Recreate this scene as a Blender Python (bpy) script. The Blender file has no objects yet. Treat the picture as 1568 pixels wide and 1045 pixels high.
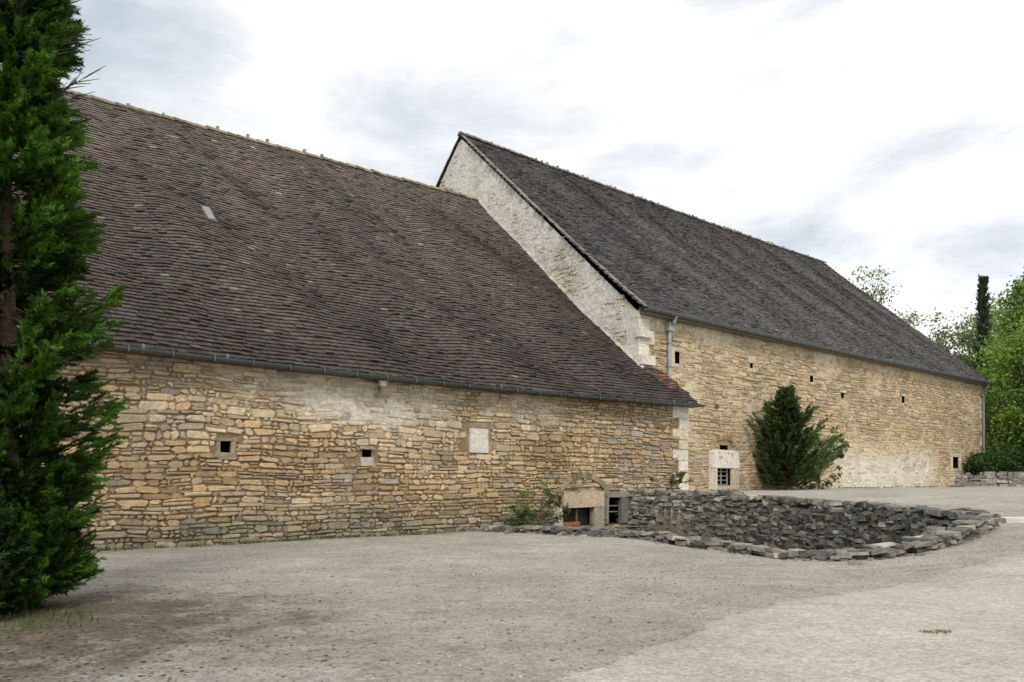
import bpy, math, random
import numpy as np
from mathutils import Vector, noise
random.seed(7); rng=np.random.default_rng(11)
S=bpy.context.scene
S.view_settings.view_transform='Standard'; S.view_settings.look='None'; S.view_settings.exposure=0

def nz(x,y=0.,z=0.): return noise.noise(Vector((x,y,z)))
def lerp(a,b,t): return a+(b-a)*t
def ss(a,b,x):
    t=np.clip((x-a)/(b-a),0,1); return t*t*(3-2*t)

# ---------------------------------------------------------------- materials
def mat_attr(name, rough=.9, nscale=6., namt=.35, bscale=30., bamt=.3, bdist=.02, transl=0., spec=.3, stain=None):
    m=bpy.data.materials.new(name); m.use_nodes=True; nt=m.node_tree; N=nt.nodes; L=nt.links
    p=N['Principled BSDF']; out=N['Material Output']
    a=N.new('ShaderNodeAttribute'); a.attribute_name='Col'
    tc=N.new('ShaderNodeTexCoord')
    n=N.new('ShaderNodeTexNoise'); n.inputs['Scale'].default_value=nscale; n.inputs['Detail'].default_value=8; n.inputs['Roughness'].default_value=.65
    L.new(tc.outputs['Object'],n.inputs['Vector'])
    mr=N.new('ShaderNodeMapRange'); mr.inputs[1].default_value=.25; mr.inputs[2].default_value=.75
    mr.inputs[3].default_value=1-namt; mr.inputs[4].default_value=1+namt
    L.new(n.outputs['Fac'],mr.inputs[0])
    mx=N.new('ShaderNodeMix'); mx.data_type='RGBA'; mx.blend_type='MULTIPLY'; mx.inputs[0].default_value=1
    L.new(a.outputs['Color'],mx.inputs[6]); L.new(mr.outputs[0],mx.inputs[7])
    col=mx.outputs[2]
    for st in (stain or ()):
        n2=N.new('ShaderNodeTexNoise'); n2.inputs['Scale'].default_value=st[1]; n2.inputs['Detail'].default_value=10; n2.inputs['Roughness'].default_value=.7
        L.new(tc.outputs['Object'],n2.inputs['Vector'])
        r2=N.new('ShaderNodeMapRange'); r2.inputs[1].default_value=st[2]; r2.inputs[2].default_value=st[2]+.12; r2.inputs[4].default_value=st[3]
        L.new(n2.outputs['Fac'],r2.inputs[0])
        m2=N.new('ShaderNodeMix'); m2.data_type='RGBA'; m2.inputs[7].default_value=(*st[0],1)
        L.new(r2.outputs[0],m2.inputs[0]); L.new(col,m2.inputs[6]); col=m2.outputs[2]
    L.new(col,p.inputs['Base Color'])
    p.inputs['Roughness'].default_value=rough; p.inputs['Specular IOR Level'].default_value=spec
    if bamt>0:
        nb=N.new('ShaderNodeTexNoise'); nb.inputs['Scale'].default_value=bscale; nb.inputs['Detail'].default_value=8; nb.inputs['Roughness'].default_value=.7
        L.new(tc.outputs['Object'],nb.inputs['Vector'])
        b=N.new('ShaderNodeBump'); b.inputs['Strength'].default_value=bamt; b.inputs['Distance'].default_value=bdist
        L.new(nb.outputs['Fac'],b.inputs['Height']); L.new(b.outputs[0],p.inputs['Normal'])
    if transl>0:
        t=N.new('ShaderNodeBsdfTranslucent'); L.new(col,t.inputs['Color'])
        ms=N.new('ShaderNodeMixShader'); ms.inputs[0].default_value=transl
        L.new(p.outputs[0],ms.inputs[1]); L.new(t.outputs[0],ms.inputs[2]); L.new(ms.outputs[0],out.inputs['Surface'])
    return m
M_stone=mat_attr('rubble_stone',.95,9,.36,24,1.,.05,spec=.12,stain=(((.30,.25,.17),6,.6,.4),((.30,.28,.235),.55,.5,.38)))
M_mortar=mat_attr('lime_mortar',.97,6,.4,20,1.,.05,spec=.1,stain=(((.36,.30,.21),3.5,.58,.5),((.34,.31,.26),.55,.5,.3)))
M_tile=mat_attr('clay_tile',.8,9,.4,40,.4,.01,spec=.3,stain=(((.155,.142,.125),1.1,.58,.4),))
M_dry=mat_attr('dry_stone',.9,6,.45,18,.9,.03,spec=.2,stain=(((.34,.33,.29),4,.56,.6),))
M_plain=mat_attr('painted',.6,8,.1,20,.1,.005)
M_zinc=mat_attr('zinc',.45,4,.25,10,.1,.004,spec=.6)
M_leaf=mat_attr('foliage',.6,3,.35,20,0,0,transl=.35,spec=.3)
M_needle=mat_attr('needles',.65,2.2,.45,20,0,0,transl=.2,spec=.2)
M_bark=mat_attr('bark',.95,10,.4,30,.8,.02)
M_peb=mat_attr('pebble',.9,8,.2,30,.2,.01,spec=.1)
M_dark=mat_attr('dark_interior',1.,3,.1,10,0,0,spec=0)

# ---------------------------------------------------------------- mesh helpers
def mk(name,V,F,C,mat,parent=None,smooth=False):
    me=bpy.data.meshes.new(name)
    V=np.asarray(V,dtype=np.float32)
    if isinstance(F,np.ndarray):
        n,k=F.shape
        me.vertices.add(len(V)); me.vertices.foreach_set('co',V.ravel())
        me.loops.add(n*k); me.loops.foreach_set('vertex_index',F.astype(np.int32).ravel())
        me.polygons.add(n); me.polygons.foreach_set('loop_start',np.arange(0,n*k,k,dtype=np.int32))
        me.update(calc_edges=True); me.validate()
    else:
        me.from_pydata([tuple(map(float,v)) for v in V],[],F); me.update()
    at=me.attributes.new('Col','FLOAT_COLOR','POINT')
    c=np.ones((len(V),4),dtype=np.float32); c[:,:3]=np.asarray(C,dtype=np.float32)
    at.data.foreach_set('color',c.ravel())
    me.materials.append(mat)
    me.polygons.foreach_set('use_smooth',np.full(len(me.polygons),smooth,dtype=bool))
    o=bpy.data.objects.new(name,me); S.collection.objects.link(o)
    if parent: o.parent=parent
    return o
class MB:
    def __init__(s): s.V=[];s.F=[];s.C=[]
    def add(s,vs,fs,c):
        b=len(s.V); s.V+=vs; s.F+=[tuple(i+b for i in f) for f in fs]; s.C+=[c]*len(vs)
    def box(s,x0,x1,y0,y1,z0,z1,c,j=0.):
        r=lambda: random.uniform(-j,j)
        vs=[(x+r(),y+r(),z+r()) for z in(z0,z1) for y in(y0,y1) for x in(x0,x1)]
        s.add(vs,[(0,2,3,1),(4,5,7,6),(0,1,5,4),(2,6,7,3),(0,4,6,2),(1,3,7,5)],c)
    def obox(s,o,ax,ay,az,c,j=0.):
        o=Vector(o); vs=[]
        for k in(0,1):
            for q in(0,1):
                for i in(0,1):
                    p=o+ax*(i)+ay*(q)+az*(k)
                    vs.append((p.x+random.uniform(-j,j),p.y+random.uniform(-j,j),p.z+random.uniform(-j,j)))
        s.add(vs,[(0,2,3,1),(4,5,7,6),(0,1,5,4),(2,6,7,3),(0,4,6,2),(1,3,7,5)],c)
    def tube(s,pts,rad,c,n=8,cap=True):
        P=[Vector(p) for p in pts]
        if not hasattr(rad,'__len__'): rad=[rad]*len(P)
        b=len(s.V)
        for i,p in enumerate(P):
            d=(P[min(i+1,len(P)-1)]-P[max(i-1,0)]).normalized()
            up=Vector((0,0,1)) if abs(d.z)<.9 else Vector((1,0,0))
            u=d.cross(up).normalized(); v=u.cross(d).normalized()
            for k in range(n):
                a=2*math.pi*k/n; q=p+(u*math.cos(a)+v*math.sin(a))*rad[i]
                s.V.append((q.x,q.y,q.z)); s.C.append(c)
        for i in range(len(P)-1):
            for k in range(n):
                a0=b+i*n+k; a1=b+i*n+(k+1)%n
                s.F.append((a0,a1,a1+n,a0+n))
        if cap:
            s.F.append(tuple(b+k for k in range(n))); s.F.append(tuple(b+(len(P)-1)*n+k for k in range(n))[::-1])
    def make(s,name,mat,parent=None,smooth=False): return mk(name,s.V,s.F,s.C,mat,parent,smooth)
def empty(name,loc=(0,0,0),rz=0.):
    e=bpy.data.objects.new(name,None); e.location=loc; e.rotation_euler=(0,0,rz); S.collection.objects.link(e); return e

# ---------------------------------------------------------------- terrain
fy=[17.5,21.7,25.4,28.7]; fx=[10.5,9.5,8.3,4.44]
ty=[0,8,12,17.5,21.7,25.4,28.7,60]; tz=[0,.12,.36,.68,.86,1.0,1.1,1.15]
PIT=[(-.6,24.0),(1.3,22.6),(3.24,21.3),(4.3,18.9),(5.0,17.0),(6.0,15.0),(8,15.7),(10.4,17.6),(9.5,21.7),(8.3,25.4),(4.5,28.7),(2.0,26.9)]
def in_pit(x,y):
    r=np.zeros(np.shape(x),bool); n=len(PIT)
    for i in range(n):
        x0,y0=PIT[i]; x1,y1=PIT[(i+1)%n]
        c=((y0>y)!=(y1>y))&(x<(x1-x0)*(y-y0)/(y1-y0+1e-9)+x0); r^=c
    return r
def H(x,y,pit=True):
    x=np.asarray(x,float); y=np.asarray(y,float)
    f=np.interp(y,fy,fx); t=np.interp(y,ty,tz)
    w=np.interp(y,[15,18.5],[5.5,.12])
    h=t*ss(f-w,f+w*.35+.1,x)
    h=h+ .025*np.sin(x*.9+1.3*np.sin(y*.5))*np.sin(y*.7+.4)*ss(2,6,y)
    h=h+ 3.0*ss(60,160,y)*ss(-20,80,x)
    if pit: h=np.where(in_pit(x,y),-.8,h)
    return h
def axis(a,b,st,far):
    mid=np.arange(a,b+1e-6,st); lo=[];v=a;s=st
    while v>-far: s*=1.35; v-=s; lo.append(v)
    hi=[];v=b;s=st
    while v<far: s*=1.35; v+=s; hi.append(v)
    return np.array(lo[::-1]+list(mid)+hi)
gx=axis(-14,30,.2,1500); gy=axis(0,46,.2,1500)
X,Y=np.meshgrid(gx,gy); Z=H(X,Y)
V=np.stack([X.ravel(),Y.ravel(),Z.ravel()],1)
ny,nx=X.shape; idx=np.arange(nx*ny).reshape(ny,nx)
F=np.stack([idx[:-1,:-1].ravel(),idx[:-1,1:].ravel(),idx[1:,1:].ravel(),idx[1:,:-1].ravel()],1)
xr,yr=X.ravel(),Y.ravel()
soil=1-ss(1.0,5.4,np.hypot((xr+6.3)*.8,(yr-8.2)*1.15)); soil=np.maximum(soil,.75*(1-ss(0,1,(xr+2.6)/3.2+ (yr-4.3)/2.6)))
soil=np.where(in_pit(xr,yr),2.,soil)
d=np.array([.7709,.6370]); bk=np.array([-.637,.7709])
bl=(xr+.91)*bk[0]+(yr-24.3)*bk[1]; sl=(xr+.91)*d[0]+(yr-24.3)*d[1]
grass=ss(60,75,yr)+ss(34,44,xr)+ss(-14,-20,xr)+.55*(1-ss(.5,1.9,np.hypot(xr+6.0,yr-8.6))); base=ss(-1.6,-.1,bl)*(sl<10)
C=np.stack([np.clip(soil,0,2),np.clip(grass,0,1),base],1)
def ground_mat(name,road=False):
    m=bpy.data.materials.new(name); m.use_nodes=True; nt=m.node_tree; N=nt.nodes; L=nt.links; p=N['Principled BSDF']
    tc=N.new('ShaderNodeTexCoord'); at=N.new('ShaderNodeAttribute'); at.attribute_name='Col'
    sep=N.new('ShaderNodeSeparateColor'); L.new(at.outputs['Color'],sep.inputs[0])
    def noi(sc,det=8,r=.65,dist=0.,mp=None):
        n=N.new('ShaderNodeTexNoise'); n.inputs['Scale'].default_value=sc; n.inputs['Detail'].default_value=det; n.inputs['Roughness'].default_value=r; n.inputs['Distortion'].default_value=dist
        if mp:
            q=N.new('ShaderNodeMapping'); q.inputs['Scale'].default_value=mp[:3]; q.inputs['Rotation'].default_value=(0,0,mp[3]); L.new(tc.outputs['Object'],q.inputs[0]); L.new(q.outputs[0],n.inputs['Vector'])
        else: L.new(tc.outputs['Object'],n.inputs['Vector'])
        return n.outputs['Fac']
    def rng_(f,a,b,c,dd):
        r=N.new('ShaderNodeMapRange'); L.new(f,r.inputs[0])
        for i,v in enumerate((a,b,c,dd)): r.inputs[i+1].default_value=v
        return r.outputs[0]
    def mix(f,a,b,bt='MIX'):
        x=N.new('ShaderNodeMix'); x.data_type='RGBA'; x.blend_type=bt
        if isinstance(f,float): x.inputs[0].default_value=f
        else: L.new(f,x.inputs[0])
        for i,v in ((6,a),(7,b)):
            if isinstance(v,tuple): x.inputs[i].default_value=(*v,1)
            else: L.new(v,x.inputs[i])
        return x.outputs[2]
    def math_(op,a,b):
        x=N.new('ShaderNodeMath'); x.operation=op
        for i,v in enumerate((a,b)):
            if isinstance(v,float): x.inputs[i].default_value=v
            else: L.new(v,x.inputs[i])
        return x.outputs[0]
    c=mix(rng_(noi(.45),.35,.65,0,1),(.40,.37,.32),(.53,.50,.445))
    c=mix(rng_(noi(1.3,10,.8),.5,.66,0,.75),c,(.29,.255,.20))
    c=mix(rng_(noi(1.,9,.78,.4,(.22,1.5,1.,.6)),.5,.68,0,.65),c,(.30,.27,.22))
    c=mix(rng_(noi(9.,6,.8),.6,.68,0,.6),c,(.17,.135,.09))
    if road:
        rc=mix(rng_(noi(.8),.35,.65,0,1),(.47,.425,.37),(.57,.52,.455))
        rc=mix(rng_(noi(1.,8,.7,.3,(.2,1.8,1.,-.75)),.5,.7,0,.6),rc,(.38,.325,.27))
        em=math_('ADD',sep.outputs[0],rng_(noi(1.6,12,.8),.3,.7,-.55,.55))
        c=mix(rng_(em,.1,1.1,0,1),c,rc)
    else:
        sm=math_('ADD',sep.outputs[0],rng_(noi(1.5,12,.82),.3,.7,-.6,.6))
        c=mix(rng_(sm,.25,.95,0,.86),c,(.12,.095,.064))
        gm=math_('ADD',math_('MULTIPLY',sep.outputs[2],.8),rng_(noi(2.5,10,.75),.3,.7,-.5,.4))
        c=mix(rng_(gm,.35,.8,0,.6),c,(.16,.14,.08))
        gr=math_('ADD',sep.outputs[1],rng_(noi(3.,8,.7),.3,.7,-.2,.2))
        c=mix(rng_(gr,.3,.8,0,1),c,(.10,.13,.04))
    g=rng_(noi(38,10,.85),.3,.7,.5,1.42); c=mix(1.0,c,g,'MULTIPLY')
    vo=N.new('ShaderNodeTexVoronoi'); vo.inputs['Scale'].default_value=26; L.new(tc.outputs['Object'],vo.inputs['Vector'])
    sc=N.new('ShaderNodeSeparateColor'); L.new(vo.outputs['Color'],sc.inputs[0])
    c=mix(1.0,c,rng_(sc.outputs[0],0,1,.8,1.18),'MULTIPLY')
    L.new(c,p.inputs['Base Color']); p.inputs['Roughness'].default_value=.95; p.inputs['Specular IOR Level'].default_value=.12
    b=N.new('ShaderNodeBump'); b.inputs['Strength'].default_value=.8 if not road else .45; b.inputs['Distance'].default_value=.05
    hh=math_('ADD',noi(30,8,.8),math_('MULTIPLY',noi(3.,6,.65),3.)); L.new(hh,b.inputs['Height']); L.new(b.outputs[0],p.inputs['Normal'])
    return m
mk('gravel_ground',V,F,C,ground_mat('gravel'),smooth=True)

Lp=np.array([(-1.6,3.2),(.34,6.04),(3.5,9.85),(8.4,13.3),(14,17.2),(24,26),(33,38),(40,52)]); 
seg=np.r_[0,np.cumsum(np.hypot(*np.diff(Lp,axis=0).T))]; u=np.arange(0,seg[-1],.2)
lx=np.interp(u,seg,Lp[:,0]); ly=np.interp(u,seg,Lp[:,1])
k=np.ones(15)/15; lx=np.convolve(np.pad(lx,7,'edge'),k,'valid'); ly=np.convolve(np.pad(ly,7,'edge'),k,'valid')
tx=np.gradient(lx); tyy=np.gradient(ly); ln=np.hypot(tx,tyy); px_,py_=tyy/ln,-tx/ln
nw=19; W=3.9; q=np.linspace(0,1,nw); RV=[];RC=[]
for i in range(len(u)):
    e0=.22*nz(u[i]*.8,3.)+.1*nz(u[i]*3,1.)-.2; e1=.22*nz(u[i]*.8,9.)
    for j,t in enumerate(q):
        w=e0+(W+e1-e0)*t; x=lx[i]+px_[i]*w; y=ly[i]+py_[i]*w
        ed=min(t,1-t)*W; z=float(H(x,y,False))+(.02 if ed>.3 else -.012+.032*ed/.3)
        RV.append((x,y,z)); RC.append((min(1,max(0,(ed-.1)/1.5)),0,0))
idx=np.arange(len(RV)).reshape(len(u),nw)
mk('gravel_road',RV,np.stack([idx[:-1,:-1].ravel(),idx[:-1,1:].ravel(),idx[1:,1:].ravel(),idx[1:,:-1].ravel()],1),RC,ground_mat('road',True),smooth=True)

def pebbles(name,n,xa,xb,ya,yb,smin,smax,cols,mat,flat=.6,power=1.,filt=None):
    y=ya+(yb-ya)*rng.random(n)**power; x=y*(xa+(xb-xa)*rng.random(n))
    if filt is not None: kx=filt(x,y); x=x[kx];y=y[kx]
    kx=~in_pit(x,y); x=x[kx];y=y[kx]; n=len(x)
    z=H(x,y); s=smin+(smax-smin)*rng.random(n)**3
    base=np.array([(1,0,0),(0,1,0),(-1,0,0),(0,-1,0),(0,0,1),(0,0,-1)],float)
    P=base[None]*np.ones((n,1,1)); P*=rng.uniform(.6,1.3,(n,6,1)); P[:,:,2]*=flat
    a=rng.random(n)*6.28; ca,sa=np.cos(a)[:,None],np.sin(a)[:,None]
    Q=np.stack([P[:,:,0]*ca-P[:,:,1]*sa,P[:,:,0]*sa+P[:,:,1]*ca,P[:,:,2]],2)*s[:,None,None]
    Q+=np.stack([x,y,z+s*.15],1)[:,None]
    f=np.array([(0,1,4),(1,2,4),(2,3,4),(3,0,4),(1,0,5),(2,1,5),(3,2,5),(0,3,5)])
    FF=(f[None]+6*np.arange(n)[:,None,None]).reshape(-1,3)
    cc=np.array(cols)[rng.integers(0,len(cols),n)]*rng.uniform(.75,1.2,(n,1))
    return mk(name,Q.reshape(-1,3),FF,np.repeat(cc,6,0),mat)
tree_d=lambda x,y: np.hypot((x+6.3)*.8,(y-7.2)*.9)
pebbles('gravel_pebbles',42000,-.72,.72,3.5,22,.005,.022,[(.40,.37,.31),(.44,.41,.35),(.32,.28,.22),(.24,.20,.15),(.2,.165,.12)],M_peb,power=1.3,filt=lambda x,y: rng.random(len(x))<np.clip((tree_d(x,y)-3)/5,.0,1))
pebbles('fallen_leaves',14000,-.75,.3,3.6,14,.010,.030,[(.13,.09,.05),(.17,.12,.065),(.07,.05,.035),(.09,.065,.04)],M_peb,flat=.25,
        filt=lambda x,y:(rng.random(len(x))<np.clip(1.15-np.hypot((x+5.5)*.25,(y-7)*.2),.07,1)))

# ---------------------------------------------------------------- stone wall generator (local frame)
def rubble(name,parent,a0,a1,zb,zt,place,colf,mortf,mcol,openings=(),skip=None,hmin=.13,hmax=.24,wmin=.2,wmax=.75,step=.1,conform=False,ztf=None,zbf=None):
    mb=MB(); z=zb; row=0
    def stone(x0,x1,z,h):
        if x1-x0<.08: return
        cz=z+h/2; cx=(x0+x1)/2
        if skip and skip(cx,cz): return
        if any(x1>o[0]-.02 and x0<o[1]+.02 and z+h>o[2]-.02 and z<o[3]+.02 for o in openings): return
        wv=lambda x,zz: zz+.08*nz(x*.4,zz*.35,3.)+.035*nz(x*1.1,zz*.9,8.)
        g=.007+random.random()**2*.018; pr=random.uniform(.012,.066); ch=random.uniform(.01,.028)
        k=min(.022,h*.15)
        zl,zh=z+g*.8,z+h-g*.8
        jz=random.uniform(-.014,.014); tl=random.uniform(-.045,.045)
        c=colf(cx,cz); r=min(.055,h*.34)
        r1,r2,r3,r4=[r*random.uniform(.3,1.5) for _ in range(4)]
        jj=[(random.uniform(-k,k),random.uniform(-k,k)) for _ in range(8)]
        vs=[]
        for ins,out in ((0,-.035),(0.002,pr*.5),(ch,pr)):
            pts=[(x0+g+ins,zl+ins+r1),(x0+g+ins+r1,zl+ins),(x1-g-ins-r2,zl+ins),(x1-g-ins,zl+ins+r2),
                 (x1-g-ins,zh-ins-r3),(x1-g-ins-r3,zh-ins),(x0+g+ins+r4,zh-ins),(x0+g+ins,zh-ins-r4)]
            for q,(px,pz) in enumerate(pts):
                px+=jj[q][0]; pz+=jj[q][1]+jz+(px-cx)*tl
                vs.append(tuple(place(px,out+random.uniform(-.006,.006),wv(px,pz))))
        fs=[]
        for rr in (0,1):
            for q in range(8):
                q2=(q+1)%8; fs.append((rr*8+q,rr*8+q2,rr*8+8+q2,rr*8+8+q))
        fs.append(tuple(range(16,24)))
        mb.add(vs,fs,c)
    while z<zt-.05:
        h=random.uniform(hmin,hmax); h=min(h,zt-z); a=a0-random.random()*.4; row+=1
        while a<a1:
            w=wmin+(wmax-wmin)*random.random()**1.6
            if random.random()<.14: w=h*random.uniform(.6,1.1)
            x0=max(a,a0); x1=min(a+w,a1); a+=w
            if h>.15 and random.random()<.36:
                s=random.uniform(.35,.65); stone(x0,x1,z,h*s)
                if random.random()<.5 and x1-x0>.35:
                    m=lerp(x0,x1,random.uniform(.3,.7)); stone(x0,m,z+h*s,h*(1-s)); stone(m,x1,z+h*s,h*(1-s))
                else: stone(x0,x1,z+h*s,h*(1-s))
            else: stone(x0,x1,z,h)
        z+=h
    mb.make('stones_'+name,M_stone,parent)
    xs=set(np.round(np.arange(a0,a1,step),3)); xs.add(a1)
    zs=set(np.round(np.arange(zb,zt,step),3)); zs.add(zt)
    for o in openings: xs|={o[0],o[1]}; zs|={o[2],o[3]}
    xs=sorted(xs); zs=sorted(zs); V=[];C=[];F=[]
    for zz in zs:
        for xx in xs:
            z_=zz
            if conform:
                t=(zz-zb)/(zt-zb); lo=zbf(xx); z_=lo+t*(ztf(xx)-lo)
            V.append(tuple(place(xx,mortf(xx,z_),z_))); C.append(mcol(xx,z_))
    n=len(xs)
    for i in range(len(zs)-1):
        for k in range(n-1):
            cx=(xs[k]+xs[k+1])/2; cz=(zs[i]+zs[i+1])/2
            if any(o[0]<cx<o[1] and o[2]<cz<o[3] for o in openings): continue
            F.append((i*n+k,i*n+k+1,(i+1)*n+k+1,(i+1)*n+k))
    mk('mortar_'+name,V,F,C,M_mortar,parent,smooth=True)
def mixc(a,b,t): t=max(0,min(1,t)); return tuple(a[i]+(b[i]-a[i])*t for i in range(3))
def scal(c,k): return tuple(v*k for v in c)
OCH=(.59,.42,.225); PALE=(.67,.57,.415); GREY=(.38,.355,.30); WHT=(.76,.71,.62); BRN=(.37,.26,.155); MOS=(.225,.225,.17)
def bump(x,a,b,s): return float(ss(a-s,a+s,x)*(1-ss(b-s,b+s,x)))

ANG=math.atan2(.6370,.7709); P0=(-.91,24.3,0)
# ======================= building 1
B1=empty('stone_barn',P0,ANG)
def pale1(x,z):
    n=nz(x*.35,z*.6,2.)+.7*nz(x*1.1,z*1.5,7.)+.4*nz(x*3,z*3.5,9.)
    p=.62*float(ss(2.4,3.9,z))*(1-float(ss(1.5,6,x)))+.6*bump(x,-6.2,-1.2,1.)*bump(z,3.0,4.5,.5)
    return p+n*.7-.05
def col1(x,z):
    p=pale1(x,z); n=nz(x*.5,z*.9,11.)
    c=mixc(OCH,PALE,.35+p*.7+random.uniform(-.35,.35))
    c=mixc(c,WHT,(p-.55)*.9)
    c=mixc(c,BRN,max(0,.2+n*.9-.45*p+random.uniform(-.4,.3)))
    g=.5*float(ss(3,8,x))*random.random()
    if random.random()<.17: g+=.55
    c=mixc(c,GREY,g)
    c=mixc(c,MOS,(1-float(ss(.1,1.4,z+n*.9)))*random.uniform(.35,1.1))
    return scal(c,random.uniform(.72,1.2))
def mort1(x,z):
    p=pale1(x,z); return -.014+.042*float(ss(.4,1.15,p))+.014*nz(x*3,z*3)
def mcol1(x,z):
    p=pale1(x,z); c=mixc((.27,.195,.12),(.62,.54,.41),ss(.1,.9,p)); c=mixc(c,(.72,.68,.60),(p-.8)); return mixc(c,(.12,.115,.085),(1-float(ss(.1,1.1,z)))*.7)
op1=[(-8.3,-7.96,2.26,2.56),(-4.3,-4.02,2.22,2.46),(-.57,.19,2.44,3.24),(3.3,5.45,0.,1.2),(5.7,6.75,.0,.95)]
sk1=lambda x,z: (x>9.35+.35*(int(z/.42)%2) and z>.6)
XL=-24.; XR=10.36
rubble('front',B1,XL,XR,-.5,4.75,lambda a,o,z:(a,-o,z),col1,mort1,mcol1,op1,sk1,hmin=.085,hmax=.225,wmin=.13,wmax=.72)
mb=MB()
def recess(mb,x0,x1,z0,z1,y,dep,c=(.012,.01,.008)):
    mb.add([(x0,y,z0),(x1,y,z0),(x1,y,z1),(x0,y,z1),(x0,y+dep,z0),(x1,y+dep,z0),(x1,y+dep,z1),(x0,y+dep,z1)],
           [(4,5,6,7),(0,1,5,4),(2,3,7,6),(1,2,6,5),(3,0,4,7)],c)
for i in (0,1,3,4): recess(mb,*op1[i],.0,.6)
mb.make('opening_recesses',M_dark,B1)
mb=MB()
mb.box(-.55,.17,-.05,.1,2.46,3.22,WHT,.012)
mb.box(-8.42,-7.84,-.06,.05,2.56,2.66,(.36,.28,.18),.02); mb.box(-8.36,-8.27,-.055,.05,2.26,2.56,(.34,.27,.18),.012)
mb.box(-7.99,-7.88,-.055,.05,2.26,2.56,(.42,.33,.2),.012); mb.box(-8.4,-7.85,-.06,.05,2.16,2.28,(.38,.3,.19),.015)
mb.box(-4.38,-3.94,-.06,.05,2.46,2.54,(.36,.32,.24),.015); mb.box(-4.36,-3.96,-.05,.05,2.0,2.24,(.52,.47,.38),.012)
mb.box(3.45,5.5,-.07,.12,.62,1.2,(.64,.50,.37),.012)
mb.box(3.02,3.42,-.06,.12,.0,.62,(.7,.62,.5),.012); mb.box(5.0,5.5,-.05,.12,-.1,.62,(.42,.36,.28),.012)
for k in range(13):
    a=math.pi*(.12+.76*k/12); r=1.18
    cx=4.45+math.cos(a)*r; cz=.78+math.sin(a)*.88
    u=Vector((math.cos(a),0,math.sin(a))); v=Vector((-math.sin(a),0,math.cos(a)))
    mb.obox(Vector((cx,-.08,cz))-v*.12,u*.2,v*.22,Vector((0,.1,0)),scal((.33,.27,.18),random.uniform(.6,1.2)),.012)
mb.box(5.62,6.85,-.07,.1,.95,1.12,(.3,.29,.26),.012); mb.box(5.6,5.72,-.06,.1,0,.95,(.28,.26,.22),.01); mb.box(6.4,6.9,-.06,.1,0,.95,(.2,.19,.17),.01)
z=.6;k=0
while z<4.55:
    h=random.uniform(.36,.5); L_=.95 if k%2==0 else .55
    x0=XR-L_; mb.box(x0,XR+.03,-.05,.5,z+.012,z+h-.012,scal(random.choice([WHT,WHT,PALE]),random.uniform(.9,1.1)),.014); z+=h;k+=1
mb.make('dressed_stones',M_stone,B1)
mb=MB()
mb.box(3.42,5.0,.3,.36,.0,.62,(.03,.025,.02)); mb.box(3.42,4.3,-.0,.02,.0,.12,(.36,.12,.06)); 
for x in (3.46,4.25,4.95): mb.box(x-.025,x+.025,.1,.15,.0,.62,(.16,.14,.12))
mb.box(5.74,6.4,.12,.16,.4,.44,(.2,.2,.19)); mb.box(5.74,6.4,.12,.16,.62,.66,(.2,.2,.19))
mb.make('cellar_window_bars',M_plain,B1)
mb=MB(); c=(.45,.38,.27)
mb.add([(XR,.0,-.5),(XR,1.72,-.5),(XR,1.72,6.4),(XR,0,4.75)],[(0,1,2,3)],c)
mb.add([(XL,.0,-.5),(XL,25.3,-.5),(XL,25.3,4.7),(XL,12.64,15.9),(XL,0,4.7)],[(0,4,3,2,1)],c)
mb.add([(XL,25.3,-.5),(9.3,25.3,-.5),(9.3,25.3,4.7),(XL,25.3,4.7)],[(0,1,2,3)],c)
mb.make('side_walls',M_mortar,B1)

def patch(x,t,s):
    return (np.sin(.8*x+3*np.sin(2.*t+.3*x)+s)*np.sin(7*t+.5*x+s)+.6*np.sin(2.1*x+2*np.sin(11*t)+s)*np.sin(15*t-.9*x))/1.6
def roof(name,parent,surf,xr,rows,tw,colf,xlim=None,th=.045,lift=.035):
    xs=[];ts=[]
    for r in range(rows):
        t=(r-.15)/rows; off=(r%2)*tw/2+rng.uniform(-.03,.03)
        x=np.arange(xr[0]+off-tw,xr[1],tw); x=x+rng.uniform(-.012,.012,len(x))
        x=x[(x>=xr[0]-tw*.6)]
        if xlim: x=x[x+tw<=xlim(t)+.02]
        xs.append(x); ts.append(np.full(len(x),t))
    x=np.concatenate(xs); t=np.concatenate(ts); n=len(x)
    w=tw*.965; dt=1.6/rows
    tj=t+rng.uniform(-.05,.05,n)/rows+.14/rows*patch(x*.9,t*1.3,4.)
    y0,z0=surf(x+w/2,tj); y1,z1=surf(x+w/2,tj+dt)
    nl=np.hypot(y1-y0,z1-z0); ny_,nz_=-(z1-z0)/nl,(y1-y0)/nl
    l=th+rng.random(n)**4*lift; tl=rng.uniform(-.008,.008,n)
    yl,zl=surf(x,tj); yr_,zr=surf(x+w,tj); yl2,zl2=surf(x,tj+dt); yr2,zr2=surf(x+w,tj+dt)
    P=np.zeros((n,6,3))
    P[:,0]=np.stack([x,yl,zl],1); P[:,1]=np.stack([x+w,yr_,zr],1)
    P[:,2]=np.stack([x+w,yr_+ny_*(l+tl),zr+nz_*(l+tl)],1); P[:,3]=np.stack([x,yl+ny_*(l-tl),zl+nz_*(l-tl)],1)
    P[:,4]=np.stack([x+w,yr2+ny_*.006,zr2+nz_*.006],1); P[:,5]=np.stack([x,yl2+ny_*.006,zl2+nz_*.006],1)
    f=np.array([(0,1,2),(0,2,3),(3,2,4),(3,4,5),(1,4,2),(0,3,5)])
    FF=(f[None]+6*np.arange(n)[:,None,None]).reshape(-1,3)
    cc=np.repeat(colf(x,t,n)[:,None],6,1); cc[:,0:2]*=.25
    mk(name,P.reshape(-1,3),FF,cc.reshape(-1,3),M_tile,parent)
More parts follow.
